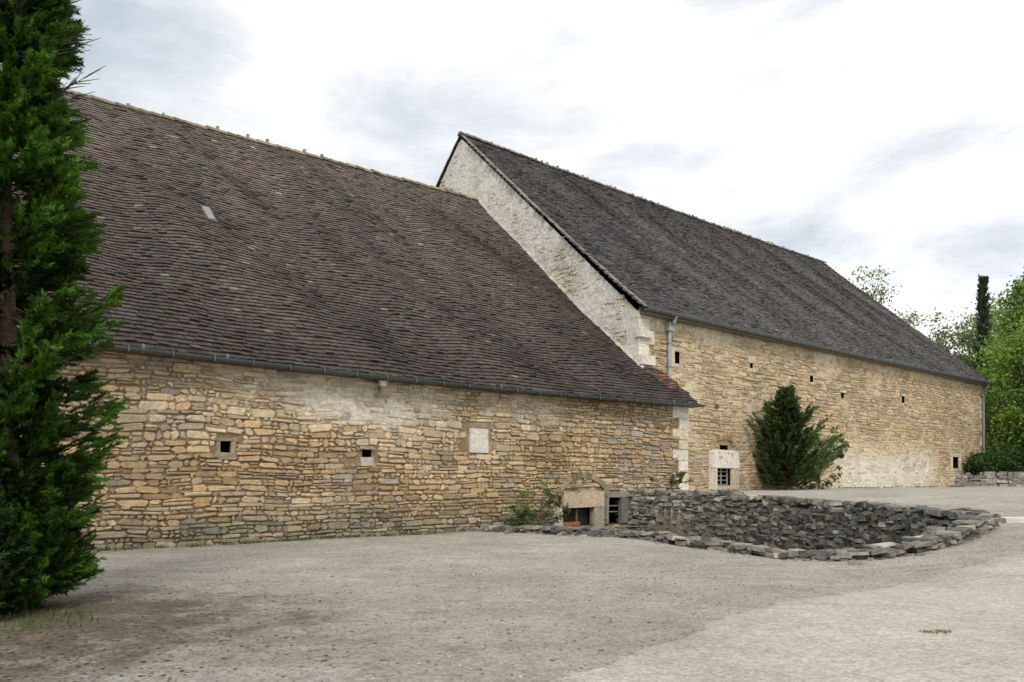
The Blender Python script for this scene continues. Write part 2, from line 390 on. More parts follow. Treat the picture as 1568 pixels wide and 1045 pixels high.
def deck(name,parent,surf,x0,x1,c,n=60,xlim=None):
    V=[];F=[]
    for i in range(n+1):
        for k in range(21):
            t=k/20; x=x0+(min(x1,xlim(t)) - x0)*i/n if xlim else x0+(x1-x0)*i/n
            y,z=surf(np.array(x),np.array(t)); V.append((x,float(y),float(z)-.03))
    for i in range(n):
        for k in range(20):
            a=i*21+k; F.append((a,a+21,a+22,a+1))
    mk(name,V,F,[c]*len(V),M_tile,parent)
def wob(x,t,s=0.):
    return .08*np.sin(.55*x+s+2.*np.sin(3.1*t+.5))*np.sin(4.3*t+.4*x+s)+.05*np.sin(1.25*x+2.2*s+3*t)*np.sin(9*t+1.+.5*np.sin(x))+.02*np.sin(2.7*x+1.3*np.sin(17*t+s))*np.sin(11*t+x*.8)
def ez1(x): return 4.62-.10*np.sin(np.pi*np.clip((x+11)/21,0,1))
def rz1(x): return np.interp(x,[-24,-8.6,9.4],[15.5,15.8,16.2])
def surf1(x,t):
    y=-.42+13.06*t; z=ez1(x)+(rz1(x)-ez1(x))*t-.22*np.sin(np.pi*t)+wob(x,t)*np.sin(np.pi*np.clip(t,0,1))**.5*1.5
    return y+0*x,z
lim1=lambda t: 9.33 if t>.142 else 10.72
def colr1(x,t,n):
    b=np.array([.090,.073,.062])[None]*np.ones((n,1))
    v=rng.random((n,1)); b=b*(.68+.6*v)
    red=(rng.random(n)<.14)[:,None]; b=np.where(red,b*np.array([[1.15,.96,.88]]),b)
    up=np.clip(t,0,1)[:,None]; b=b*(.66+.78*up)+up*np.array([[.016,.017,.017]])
    b*=(1+.26*patch(x,t,0.))[:,None]
    lite=(rng.random(n)<.008)[:,None]; b=np.where(lite,b*2.2,b)
    o=((x>9.4)&(t<.135)&(t>.05)&(rng.random(n)<.75))[:,None]; b=np.where(o,np.array([[.20,.105,.07]])*(.5+.8*v),b)
    return b
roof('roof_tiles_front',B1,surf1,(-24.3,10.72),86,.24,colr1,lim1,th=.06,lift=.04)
deck('roof_deck',B1,surf1,-24.3,10.7,(.03,.025,.022),80,lim1)
def surf1b(x,t): return 25.7-13.06*t+0*x, 4.6+(rz1(x)-4.6)*t
deck('roof_back',B1,surf1b,-24.3,9.33,(.07,.06,.055))
def ridge(name,parent,x0,x1,yz,r,c):
    mb=MB(); x=x0
    while x<x1:
        L_=.42; y,z=yz(x); rr=r*random.uniform(.93,1.07); dz=random.uniform(-.02,.02); n=7
        cc=scal(random.choice(c),random.uniform(.75,1.2)); vs=[]
        for e,(xx,r2) in enumerate(((x,rr*1.12),(x+L_*1.06,rr*.92))):
            for k in range(n):
                a=math.pi*(k/(n-1)*1.1-.05); vs.append((xx,y+math.cos(a)*r2,z+dz+math.sin(a)*r2*.8-.03))
        fs=[(k,k+1,n+k+1,n+k) for k in range(n-1)]+[tuple(range(n))[::-1]]
        mb.add(vs,fs,cc)
        if random.random()<.3: mb.box(x,x+.1,y-.06,y+.06,z+rr*.6,z+rr*.8+random.uniform(.03,.09),(.3,.27,.2),.02)
        x+=L_
    mb.make(name,M_dry,parent)
ridge('ridge_tiles',B1,-24.3,9.3,lambda x:(12.64,float(rz1(x))+.02),.17,[(.28,.22,.15),(.2,.16,.12),(.33,.27,.19)])
mb=MB()
y,z=surf1(np.array(-6.5),np.array(.515)); y,z=float(y),float(z)+.04
mb.add([(-6.6,y-.3,z-.19),(-6.38,y-.3,z-.19),(-6.38,y+.35,z+.39),(-6.6,y+.35,z+.39)],[(0,1,2,3)],(.22,.22,.22))
mb.add([(-6.65,y-.35,z-.26),(-6.33,y-.35,z-.26),(-6.33,y+.40,z+.41),(-6.65,y+.40,z+.41)],[(0,1,2,3)],(.1,.1,.1))
mb.make('roof_skylight',M_zinc,B1)
def gutter(name,parent,x0,x1,y,zf,r,c):
    mb=MB(); n=7; xs=np.linspace(x0,x1,60); vs=[];fs=[]
    for x in xs:
        for k in range(n):
            a=math.pi+math.pi*k/(n-1); vs.append((x,y+math.cos(a)*r,zf(x)+math.sin(a)*r))
        for k in range(n):
            a=2*math.pi-math.pi*k/(n-1); vs.append((x,y+math.cos(a)*r*.86,zf(x)+math.sin(a)*r*.86))
    m=2*n
    for i in range(len(xs)-1):
        for k in range(m): fs.append((i*m+k,i*m+(k+1)%m,(i+1)*m+(k+1)%m,(i+1)*m+k))
    fs.append(tuple(range(m))); fs.append(tuple((len(xs)-1)*m+k for k in range(m))[::-1])
    mb.add(vs,fs,c)
    x=x0+.5
    while x<x1:
        mb.box(x,x+.035,y-r-.008,y+r+.2,zf(x)-r-.012,zf(x)-r+.0,scal(c,.8)); mb.box(x,x+.035,y-r-.012,y-r,zf(x)-r-.01,zf(x)+.02,scal(c,1.2)); x+=.95
        if random.random()<.22: mb.tube([(x+.3,y,zf(x)-.004),(x+.36,y,zf(x)-.004)],r*1.06,scal(c,1.4),12)
    mb.make(name,M_zinc,parent,False)
gutter('gutter',B1,-24.3,10.75,-.50,lambda x: float(ez1(x))-.01,.10,(.06,.075,.075))
mb=MB(); 
for i in range(35): 
    x=-24+i; mb.box(x,min(x+1,10.6),-.40,.0,float(ez1(x+.5))-.10,float(ez1(x+.5))-.055,(.10,.08,.06))
mb.make('eaves_board',M_plain,B1)
mb=MB(); mb.box(-3.88,-3.68,-.28,-.16,4.26,4.42,(.55,.55,.55)); mb.box(-3.86,-3.70,-.29,-.281,4.28,4.40,(.75,.75,.72)); mb.box(-3.8,-3.76,-.16,0,4.33,4.37,(.3,.3,.3))
mb.box(-3.66,-3.58,-.2,0,4.36,4.46,(.5,.5,.5)); mb.tube([(-3.78,-.02,4.33),(-3.78,-.06,4.1),(-3.9,-.06,4.05)],.015,(.1,.1,.1),6)
mb.make('floodlight',M_plain,B1)
mb=MB()
for i in range(60):
    t0=.135+.865*i/60; t1=.135+.865*(i+1)/60
    ya,za=[float(v) for v in surf1(np.array(9.3),np.array(t0))]; yb,zb_=[float(v) for v in surf1(np.array(9.3),np.array(t1))]
    w=random.uniform(.10,.17)
    mb.add([(9.33-w,ya,za+.085),(9.33-w,yb,zb_+.085),(9.33,yb,zb_+.2),(9.33,ya,za+.2)],[(0,3,2,1)],scal((.5,.48,.44),random.uniform(.75,1.1)))
mb.make('mortar_flashing',M_mortar,B1)

# ======================= building 2
B2=empty('tall_stone_barn',P0,ANG)
X0=9.37; X1=47.2; YF=1.7; YR=14.16; YB=26.6
def ez2(x): return 8.66-.06*np.sin(np.pi*np.clip((x-9)/38,0,1))
def rz2(x): return 20.19+0*np.asarray(x,float)-.12*np.sin(np.pi*np.clip((x-9)/38,0,1))
def pale2(x,z):
    n=nz(x*.3,z*.5,22.)+.5*nz(x*1.2,z*1.4,27.)+.4*nz(x*3,z*3.5,9.)
    return .42+n*.7+1.2*bump(x,25,39,2.5)*(1-float(ss(2.0,4.5,z+n)))+.4*float(ss(7.6,8.3,z))+.25*bump(x,9,16,1)*float(ss(3,6,z))
def col2(x,z):
    p=pale2(x,z); c=mixc((.59,.45,.27),(.67,.565,.41),.3+.5*p+random.uniform(-.3,.3)); c=mixc(c,WHT,(p-.9)*.9)
    c=mixc(c,BRN,random.random()**2*.6*(1-.5*min(1,max(0,p)))+.6*bump(x,38,48,2)*.5)
    if random.random()<.1: c=mixc(c,GREY,.6)
    return scal(c,random.uniform(.78,1.15))
def mort2(x,z): return -.008+.045*float(ss(.3,1.2,pale2(x,z)))+.012*nz(x*3,z*3)
def mcol2(x,z):
    p=pale2(x,z); return mixc(mixc((.33,.25,.155),(.62,.53,.38),ss(0,.9,p)),(.76,.73,.66),(p-.95))
op2=[(14.75,15.8,1.35,2.12),(17.42,17.65,6.98,7.2),(11.7,12.05,6.65,7.15),(22.95,23.25,6.75,7.1),(26.25,26.55,6.15,6.42),(33.75,34.15,6.35,6.75),(41.45,42.5,2.4,3.15),(15.0,15.6,2.99,3.2)]
rubble('front',B2,X0,X1,.6,8.75,lambda a,o,z:(a,YF-o,z),col2,mort2,mcol2,op2,lambda x,z:(x<X0+.6+.3*(int(z/.5)%2)),hmin=.11,hmax=.24,wmin=.18,wmax=.8,step=.14)
mb=MB()
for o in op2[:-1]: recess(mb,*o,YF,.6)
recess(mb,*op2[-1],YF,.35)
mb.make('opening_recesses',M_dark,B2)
mb=MB()
def B(x0,x1,z0,z1,c,o=.05,j=.012): mb.box(x0,x1,YF-o,YF+.1,z0,z1,c,j)
B(14.1,16.45,2.14,2.97,(.78,.73,.65),.06); B(14.1,14.73,1.0,2.12,(.64,.56,.45)); B(15.82,16.45,1.0,2.12,(.55,.47,.36)); B(14.73,15.82,.95,1.33,(.5,.43,.34))
for k in range(11):
    a=math.pi*(.1+.8*k/10); cx=15.3+math.cos(a)*1.0; cz=2.85+math.sin(a)*.62
    u=Vector((math.cos(a),0,math.sin(a))); v=Vector((-math.sin(a),0,math.cos(a)))
    mb.obox(Vector((cx,YF-.07,cz))-v*.12,u*.2,v*.22,Vector((0,.1,0)),scal((.45,.34,.2),random.uniform(.65,1.1)),.012)
B(17.2,17.85,6.8,6.96,PALE); B(17.25,17.8,7.22,7.55,(.66,.58,.44)); B(22.8,23.4,6.62,6.74,PALE); B(26.1,26.75,6.44,6.56,PALE); B(33.6,34.3,6.77,6.9,PALE)
B(41.0,43.0,3.16,3.42,(.5,.44,.35)); B(41.1,41.44,2.2,3.15,PALE); B(42.52,42.9,2.2,3.15,PALE); B(41.3,42.7,2.2,2.38,GREY)
B(11.45,11.68,6.5,7.3,PALE); B(11.5,12.3,7.17,7.34,PALE)
z=1.0;k=0
while z<8.5:
    h=random.uniform(.45,.62); L_=.95 if k%2==0 else .6; h=min(h,8.62-z)
    mb.box(X0-.05,X0+L_,YF-.05,YF+(.6 if k%2==0 else 1.),z+.012,z+h-.012,scal(random.choice([WHT,WHT,PALE]),random.uniform(.92,1.1)),.015); z+=h;k+=1
mb.box(X0-.12,X0+.75,YF-.28,YF+.1,6.35,6.75,WHT,.015); mb.box(X0-.12,X0+.65,YF-.2,YF+.1,7.5,7.8,WHT,.015)
z=1.0;k=0
while z<8.5:
    h=random.uniform(.4,.6); L_=.8 if k%2==0 else .5; h=min(h,8.62-z)
    mb.box(X1-L_,X1+.03,YF-.045,YF+.5,z+.012,z+h-.012,scal(PALE,random.uniform(.8,1.)),.015); z+=h;k+=1
mb.make('dressed_stones',M_stone,B2)
mb=MB()
for x in (14.8,15.27,15.75): mb.box(x-.03,x+.03,YF+.12,YF+.17,1.35,2.12,(.3,.29,.27))
for z in (1.38,1.58,1.78,1.98): mb.box(14.75,15.8,YF+.13,YF+.18,z-.02,z+.02,(.26,.25,.24))
mb.make('window_frame',M_plain,B2)
gz=lambda y: (8.55+(20.0-8.55)*(y-YF)/(YR-YF)) if y<YR else (20.0-(20.0-8.55)*(y-YR)/(YB-YR))
def paleg(a,z): return .95+.6*nz(a*.4,z*.5,40.)+.5*nz(a*1.5,z*1.7,45.)-.5*(1-float(ss(0,2.4,a-YF)))*1.
def skg(a,z):
    r1=4.6+(16.2-4.6)*min(a,12.64)/13.06 - max(0,a-12.64)*.9
    return z>gz(a)-.12 or z<r1-.6 or a<YF+.9 or a>16
rubble('gable',B2,YF,YB,4.,20.,lambda a,o,z:(X0-o,a,z),
  lambda x,z: scal(mixc((.60,.54,.43),(.74,.70,.62),random.random()*.7+.4*paleg(x,z)),random.uniform(.85,1.1)),
  lambda x,z:-.002+.052*float(ss(.2,1.1,paleg(x,z)))+.010*nz(x*3,z*3),
  lambda x,z:mixc((.50,.43,.33),(.75,.72,.66),ss(.1,1.,paleg(x,z))),(),skg,hmin=.11,hmax=.23,wmin=.15,wmax=.55,step=.16,conform=True,ztf=gz,zbf=lambda y:.5)
mb=MB(); c=(.45,.38,.27)
mb.add([(X1,YF,.3),(X1,YB,.3),(X1,YB,8.55),(X1,YR,20.),(X1,YF,8.55)],[(0,1,2,3,4)],c)
mb.add([(X0,YB,.3),(X1,YB,.3),(X1,YB,8.6),(X0,YB,8.6)],[(0,1,2,3)],c); mb.make('side_walls',M_mortar,B2)
def surf2(x,t):
    y=1.3+12.86*t; z=ez2(x)+(rz2(x)-ez2(x))*t-.16*np.sin(np.pi*t)+wob(x,t,2.3)*.8*np.sin(np.pi*np.clip(t,0,1))**.5
    return y+0*x,z
def colr2(x,t,n):
    b=np.array([.104,.097,.095])[None]*np.ones((n,1)); v=rng.random((n,1)); b=b*(.66+.68*v)
    red=(rng.random(n)<.1)[:,None]; b=np.where(red,b*np.array([[1.18,.96,.9]]),b)
    b*=(1+.2*patch(x*.8,t,1.7))[:,None]
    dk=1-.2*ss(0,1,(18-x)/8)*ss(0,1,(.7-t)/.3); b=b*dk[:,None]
    lite=(rng.random(n)<.01)[:,None]; b=np.where(lite,b*2.,b); return b
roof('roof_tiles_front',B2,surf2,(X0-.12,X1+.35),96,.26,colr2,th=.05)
deck('roof_deck',B2,surf2,X0-.1,X1+.35,(.03,.028,.026),80)
def surf2b(x,t): return 27.-12.84*t+0*x, 8.5+(rz2(x)-8.5)*t
deck('roof_back',B2,surf2b,X0-.1,X1+.35,(.08,.075,.07))
ridge('ridge_tiles',B2,X0-.15,X1+.4,lambda x:(YR,float(rz2(x))+.02),.18,[(.16,.15,.14),(.24,.21,.18),(.12,.11,.10)])
mb=MB()
for s_ in (0,1):
    for i in range(58):
        t0=i/58;t1=(i+1.08)/58
        f=(surf2 if s_==0 else surf2b)
        ya,za=[float(v) for v in f(np.array(X0),np.array(t0))]; yb,zb_=[float(v) for v in f(np.array(X0),np.array(t1))]
        dz=random.uniform(0,.02); xo=X0-.12+random.uniform(-.012,.012)
        mb.add([(xo,ya,za-.0),(xo,yb,zb_-.0),(xo,yb,zb_+.06+dz),(xo,ya,za+.07+dz),(X0+.1,ya,za-.0),(X0+.1,yb,zb_-.0),(X0+.1,yb,zb_+.06+dz),(X0+.1,ya,za+.07+dz)],
           [(0,1,2,3),(3,2,6,7),(0,4,5,1),(0,3,7,4),(1,5,6,2)],scal((.20,.185,.16),random.uniform(.7,1.4)))
mb.make('verge_tiles',M_tile,B2)
gutter('gutter',B2,X0-.1,X1+.4,1.20,lambda x: float(ez2(x))-.02,.13,(.10,.115,.125))
mb=MB(); mb.box(X0+.02,X1+.3,1.3,YF,8.42,8.52,(.16,.14,.12)); 
mb.make('eaves_board',M_plain,B2)
mb=MB(); zc=(.33,.36,.36)
mb.tube([(11.2,1.2,8.55),(11.2,1.3,8.3),(11.2,1.56,8.1),(11.2,1.56,5.75),(11.15,1.4,5.55)],.085,zc,10); mb.box(11.02,11.38,1.42,1.68,7.95,8.3,zc,.0)
for z in (7.4,6.4): mb.tube([(11.2,1.56,z),(11.2,1.56,z+.06)],.1,scal(zc,.6),10)
mb.tube([(46.7,1.2,8.55),(46.7,1.35,8.2),(46.7,1.56,8.0),(46.7,1.56,1.1)],.09,scal(zc,.6),10); mb.box(46.5,46.9,1.4,1.68,7.8,8.15,scal(zc,.6))
mb.make('downpipes',M_zinc,B2)

# ======================= dry stone pit walls: courses hang parallel to the worn top line
def drystone(name,pts,zb,ztop,th,hmin=.05,hmax=.12,lmin=.12,lmax=.45,pal=None,rough=1.):
    pal=pal or [(.19,.185,.165),(.25,.24,.21),(.15,.145,.13),(.36,.335,.29),(.22,.195,.155),(.16,.155,.14)]
    P=np.array(pts,float); sg=np.r_[0,np.cumsum(np.hypot(*np.diff(P[:,:2],axis=0).T))]; L_=sg[-1]
    uu=np.linspace(0,L_,200); xx=np.interp(uu,sg,P[:,0]); yy=np.interp(uu,sg,P[:,1]); kk=np.ones(25)/25
    def sm(a):
        lo=2*a[0]-a[1:13][::-1]; hi=2*a[-1]-a[-13:-1][::-1]; return np.convolve(np.r_[lo,a,hi],kk,'valid')
    xx=sm(xx); yy=sm(yy); zz=sm(np.interp(uu,sg,ztop))
    def at(s):
        x=np.interp(s,uu,xx); y=np.interp(s,uu,yy); x2=np.interp(s+.05,uu,xx); y2=np.interp(s+.05,uu,yy); x1=np.interp(s-.05,uu,xx); y1=np.interp(s-.05,uu,yy)
        t=Vector((x2-x1,y2-y1,0)); t=t.normalized() if t.length>1e-6 else Vector((1,0,0)); return Vector((x,y,0)),t
    zt=lambda s: float(np.interp(s,uu,zz))
    mb=MB(); off=0; mx_=max(ztop)-zb
    while off<mx_:
        h=random.uniform(hmin,hmax)
        for side in (-1,1):
            s=-random.random()*.3
            while s<L_+.1:
                l=lmin+(lmax-lmin)*random.random()**1.5; sc=min(max(s+l/2,0),L_)
                z=zt(sc)-off-h+.09*nz(sc*.8,off*1.5,side*3.)+random.uniform(-.02,.02)
                miss=(off<.2 and nz(sc*1.3,off*3,side*5.)>.08+off)
                if z+h>zb and not miss:
                    p,t=at(sc); n=Vector((-t.y,t.x,0)); hw=th/2*random.uniform(.78,1.2)
                    rot=random.gauss(0,.22 if off<.2 else .1); t2=(t+n*rot).normalized(); n2=Vector((-t2.y,t2.x,0))
                    tlt=random.gauss(0,.11*rough); az=Vector((random.uniform(-.02,.02),random.uniform(-.02,.02),h*random.uniform(.75,1.15)))
                    sl=(zt(sc+.1)-zt(sc-.1))/.2
                    ax=t2*(l*.99); ax.z=l*(tlt*.6+sl*.9)
                    o=p-t2*(l*.48)+(n2*0 if side>0 else -n2*hw)+Vector((0,0,z-ax.z/2))
                    mb.obox(o,ax,n2*hw,az,scal(random.choice(pal),random.uniform(.65,1.3)),min(.03,h*.26))
                s+=l
        off+=h*.93
    return mb.make(name,M_dry)
drystone('dry_stone_retaining_wall',[(4.2,29.0),(6.3,27.6),(8.1,25.5),(9.4,21.7),(10.45,17.2)],-.8,[1.24,1.22,1.12,.98,.90],.6,lmax=.38)
drystone('dry_stone_rim',[(-1.35,23.9),(-.2,23.3),(1.3,22.5),(3.24,21.2),(4.3,18.9),(5.0,17.0),(5.7,15.3),(6.5,14.75),(8,15.2),(9.4,16.0),(10.45,17.0)],-.8,[.1,.2,.24,.2,.18,.18,.15,.2,.40,.66,.86],.62,lmax=.38)
mb=MB()
for i in range(480):
    s=random.random(); k=random.choice((0,1,2,3,4,5,5,6,6)); a=PIT[k]; b=PIT[k+1]; x=lerp(a[0],b[0],s)+random.gauss(0,.22); y=lerp(a[1],b[1],s)-abs(random.gauss(.25,.3))
    z=float(H(x,y,False)); l=random.uniform(.03,.2)*random.choice((.5,.7,1.1)); an=random.random()*3
    mb.obox((x,y,z-.02),Vector((math.cos(an),math.sin(an),0))*l,Vector((-math.sin(an),math.cos(an),0))*l*.6,Vector((0,0,l*.35)),scal((.28,.26,.22),random.uniform(.5,1.4)),.015)
for i in range(500):
    k=random.choice((0,1,2,3,4,5,6)); a=PIT[k]; b=PIT[k+1]; c_=(7.2,20.5); s=random.random(); r=random.random()*.8+.05
    x=lerp(lerp(a[0],b[0],s),c_[0],r); y=lerp(lerp(a[1],b[1],s),c_[1],r); l=random.uniform(.12,.4); an=random.random()*3
    mb.obox((x,y,-.82),Vector((math.cos(an),math.sin(an),random.uniform(-.2,.2)))*l,Vector((-math.sin(an),math.cos(an),0))*l*.7,Vector((0,0,l*.4)),scal((.18,.17,.15),random.uniform(.5,1.4)),.03)
mb.make('loose_stones',M_dry)
mb=MB(); mb.obox((11.0,17.0,float(H(11.4,17.2,False))-.03),Vector((1.7,-.35,.05)),Vector((.2,.6,0)),Vector((0,0,.1)),(.6,.57,.52),.01); mb.make('stone_slab',M_peb)
drystone('low_stone_wall',[(30.5,52.5),(38,50),(48,47),(60,44)],.8,[2.1,2.15,2.2,2.3],.6,.14,.26,.3,.8,pal=[(.26,.25,.22),(.2,.19,.17),(.33,.31,.27)],rough=.5)

# ======================= vegetation
def rot_frames(dirs,roll):
    d_=dirs/np.linalg.norm(dirs,axis=1,keepdims=True); up=np.tile([0.,0.,1.],(len(d_),1)); up[np.abs(d_[:,2])>.95]=[1,0,0]
    u=np.cross(d_,up); u/=np.linalg.norm(u,axis=1,keepdims=True); v=np.cross(u,d_)
    c,s=np.cos(roll)[:,None],np.sin(roll)[:,None]
    return d_,u*c+v*s,-u*s+v*c
def instance(tv,tf,pos,dirs,roll,scale,cols):
    D,U,W_=rot_frames(dirs,roll); n=len(pos)
    P=pos[:,None]+scale[:,None,None]*(tv[None,:,0:1]*D[:,None]+tv[None,:,1:2]*U[:,None]+tv[None,:,2:3]*W_[:,None])
    FF=(tf[None]+len(tv)*np.arange(n)[:,None,None]).reshape(-1,tf.shape[1])
    C=np.repeat(cols[:,None],len(tv),1)
    return P.reshape(-1,3),FF,C.reshape(-1,3)
def needle_tw(n,nl,nw):
    V=[];F=[]
    for i in range(n):
        t=i/n; a=random.random()*6.28; sp=.75; L_=nl*(1-.35*t)*random.uniform(.8,1.2)
        o=np.array([t,0,0]); dr=np.array([.75,math.cos(a)*sp,math.sin(a)*sp*.6]); dr/=np.linalg.norm(dr)
        sd=np.cross(dr,[.3,.5,.8]); sd/=np.linalg.norm(sd)
        b=len(V); V+=[o-sd*nw/2,o+sd*nw/2,o+dr*L_]; F.append((b,b+1,b+2))
    b=len(V); V+=[np.array([0,0,.015]),np.array([0,0,-.015]),np.array([1,0,0])]; F.append((b,b+1,b+2))
    return np.array(V),np.array(F)
def conifer(name,loc,height,rprof,nb,tw_per,tscale,needles=46,nl=.34,nw=.055,zmin=.15,dark=(.018,.04,.012),light=(.07,.15,.03),upturn=.35,lump=.32,bright=None,trunk=True,bare=0,lf=1.5):
    E=empty(name,loc)
    mb=MB()
    if trunk: mb.tube([(0,0,-.2),(0.03,0,height*.3),(-.03,.02,height*.65),(0,0,height*.97)],[height*.017,height*.013,height*.008,.012],(.10,.07,.05),9)
    pos=[];dr=[];cl=[];sc=[]
    for i in range(nb):
        z=zmin+(height-zmin)*(i+random.random())/nb; az=random.random()*6.283; 
        lu=nz(math.cos(az)*lf+9,math.sin(az)*lf,z*.9*lf/1.5)
        R=float(np.interp(z/height,*zip(*rprof)))*(.76+.3*random.random()+lump*lu)
        if R<.08: R=.08
        ca,sa=math.cos(az),math.sin(az); pts=[]
        for k in range(6):
            f=k/5; pts.append((ca*R*f,sa*R*f,z+R*(-.10*math.sin(f*math.pi)+upturn*f*f)))
        mb.tube(pts,[max(.005,.018*(1-f/5)*R) for f in range(6)],(.11,.08,.05),5,False)
        for k in range(tw_per):
            f=.2+.8*math.sqrt(random.random()); p=np.array([np.interp(f,np.linspace(0,1,6),[q[j] for q in pts]) for j in range(3)])
            sd=random.choice((-1,1))*random.uniform(.2,1.2)*(1-.7*f)+random.uniform(-.25,.25)
            dv=np.array([ca-sa*sd,sa+ca*sd,random.uniform(-.3,.7)+upturn*.6])
            pos.append(p+np.array([random.gauss(0,.04),random.gauss(0,.04),random.gauss(0,.06)])); dr.append(dv); sc.append(tscale*random.uniform(.55,1.25)*(1.1-.3*f))
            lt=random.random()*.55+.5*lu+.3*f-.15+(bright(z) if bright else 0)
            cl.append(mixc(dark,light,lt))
    for i in range(bare):
        z=height*random.uniform(.72,.97); az=random.random()*6.283; R=float(np.interp(z/height,*zip(*rprof)))*random.uniform(1.0,1.25)+.12; ca,sa=math.cos(az),math.sin(az)
        pts=[(ca*R*f,sa*R*f,z+R*.55*f*f) for f in (.3,.55,.8,1.)]; mb.tube(pts,[.012,.009,.006,.003],(.07,.055,.04),4,False)
        for k in range(9):
            f=random.uniform(.5,1.); p=(ca*R*f,sa*R*f,z+R*.55*f*f); sd=random.choice((-1,1))*.7; l=random.uniform(.12,.26)
            mb.tube([p,(p[0]+(ca-sa*sd)*l,p[1]+(sa+ca*sd)*l,p[2]+l*.6)],[.008,.003],(.06,.06,.04),4,False)
    mb.make('trunk_and_branches',M_bark,E)
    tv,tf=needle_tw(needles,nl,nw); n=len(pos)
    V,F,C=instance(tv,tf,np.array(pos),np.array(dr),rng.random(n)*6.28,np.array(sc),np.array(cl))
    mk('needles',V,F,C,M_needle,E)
    return E
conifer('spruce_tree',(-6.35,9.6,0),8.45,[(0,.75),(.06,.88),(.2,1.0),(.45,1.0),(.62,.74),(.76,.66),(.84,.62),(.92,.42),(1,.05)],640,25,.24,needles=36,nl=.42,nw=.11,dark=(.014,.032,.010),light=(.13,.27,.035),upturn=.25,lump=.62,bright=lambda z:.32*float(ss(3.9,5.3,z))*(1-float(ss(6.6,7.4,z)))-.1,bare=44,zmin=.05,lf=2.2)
conifer('evergreen_shrub',(-6.35,8.85,0),1.25,[(0,.7),(.3,.8),(.7,.55),(1,.2)],170,20,.2,needles=34,nl=.42,nw=.12,dark=(.014,.032,.012),light=(.06,.12,.03),upturn=.5,lump=.9,trunk=False,zmin=.02)
conifer('conifer_shrub',(13.05,36.4,1.05),4.75,[(0,1.2),(.12,1.65),(.35,1.5),(.55,1.0),(.72,.62),(.85,.36),(1,.08)],300,16,.3,needles=30,nl=.5,nw=.17,dark=(.03,.058,.02),light=(.14,.23,.06),upturn=.7,lump=1.3,bare=14,lf=2.4)
conifer('cypress_tree',(50.6,82,2.5),20.5,[(0,.6),(.2,.8),(.6,.6),(.85,.4),(1,.1)],300,10,.6,needles=24,nl=.35,nw=.16,dark=(.06,.08,.05),light=(.13,.15,.09),upturn=2.2)

leafv=np.array([(0,0,0),(.5,.28,.05),(1,0,-.05),(.5,-.28,.05)],float); leaff=np.array([(0,1,2,3)])
def tree(name,loc,h,crown,nclump,perc,leaf,dark,light,trunk=True,cl_r=.22,wisp=0.):
    E=empty(name,loc); mb=MB()
    if trunk: mb.tube([(0,0,-.3),(.1,0,h*.2),(0,.1,h*.45),(.1,0,h*.75)],[h*.028,h*.02,h*.014,h*.004],(.12,.095,.07),8)
    P=[];C=[]
    for _ in range(nclump):
        c=random.choice(crown); v=Vector((random.gauss(0,1),random.gauss(0,1),random.gauss(0,1))).normalized()*(random.random()**.4)*(1+wisp*random.random())
        ctr=np.array([c[0]+v.x*c[3],c[1]+v.y*c[4],c[2]+v.z*c[5]])
        if trunk:
            s=min(h*.7,max(h*.15,ctr[2]*.55)); mb.tube([(.05,0,s),((ctr[0])*.5,(ctr[1])*.5,lerp(s,ctr[2],.6)),tuple(ctr)],[h*.008,h*.005,.01],(.12,.095,.07),4,False)
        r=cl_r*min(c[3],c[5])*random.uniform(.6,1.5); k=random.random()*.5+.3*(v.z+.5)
        n=int(perc*random.uniform(.5,1.3)); q=rng.normal(0,1,(n,3)); q*=r*.6; q[:,2]*=.7
        P.append(ctr+q); base=np.array(mixc(dark,light,k)); C.append(base[None]*rng.uniform(.6,1.35,(n,1)))
    P=np.concatenate(P); C=np.concatenate(C); n=len(P)
    V,F,CC=instance(leafv,leaff,P,rng.normal(0,1,(n,3)),rng.random(n)*6.28,leaf*rng.uniform(.6,1.3,n),C)
    if len(mb.V): mb.make('trunk_and_limbs',M_bark,E)
    mk('leaves',V,F,CC,M_leaf,E); return E
G1=((.07,.13,.025),(.32,.48,.08)); G2=((.04,.075,.02),(.13,.2,.05)); G3=((.10,.13,.05),(.32,.38,.16))
tree('broadleaf_tree',(38.6,56.5,1.2),14,[(0,0,6.6,4.4,4,5.2),(-.3,-1,3.6,3.2,3,3),(2.5,0,10,3.5,3,3.8)],260,260,.26,*G1)
tree('broadleaf_tree',(44.5,62,1.2),18,[(0,0,9,5.5,5,6.8),(0,0,14,3.8,3,4.4)],220,240,.32,*G1)
tree('background_tree',(46.5,88,2),17,[(0,0,11.5,4.5,4,5.8)],100,140,.38,*G3,wisp=.5)
tree('background_tree',(53.5,86,2),17,[(0,0,10,5,4,6.5)],130,160,.38,*G3,wisp=.35)
tree('background_tree',(59,90,2),22,[(0,0,12,6,5,8.5)],150,160,.4,*G3,wisp=.25)
tree('background_tree',(48.5,108,2.5),27,[(0,0,19,6,5,7)],100,120,.45,*G3,wisp=.5)
tree('hedge',(37,53,1.1),3,[(0,0,1.4,4,1.4,1.9),(6,-1,1.6,4,1.4,2.),(-3.5,0,1.2,2,1.,1.3),(12,-2,1.8,4,1.5,2.2)],190,210,.22,*((.02,.045,.012),(.07,.14,.025)),trunk=False,cl_r=.35)
tree('distant_treeline',(90,150,3),10,[(i*9-40,i*2.,6+2*math.sin(i*2.1),7,5,6) for i in range(14)],380,90,.9,*G2,trunk=False,cl_r=.3)
tree('wall_shrub',(.9,25.0,-.1),1.5,[(0,0,.9,.85,.35,.55),(-.5,-.2,.5,.5,.3,.35),(.6,0,1.2,.5,.25,.45)],46,46,.085,(.06,.10,.025),(.18,.28,.06),wisp=.6)
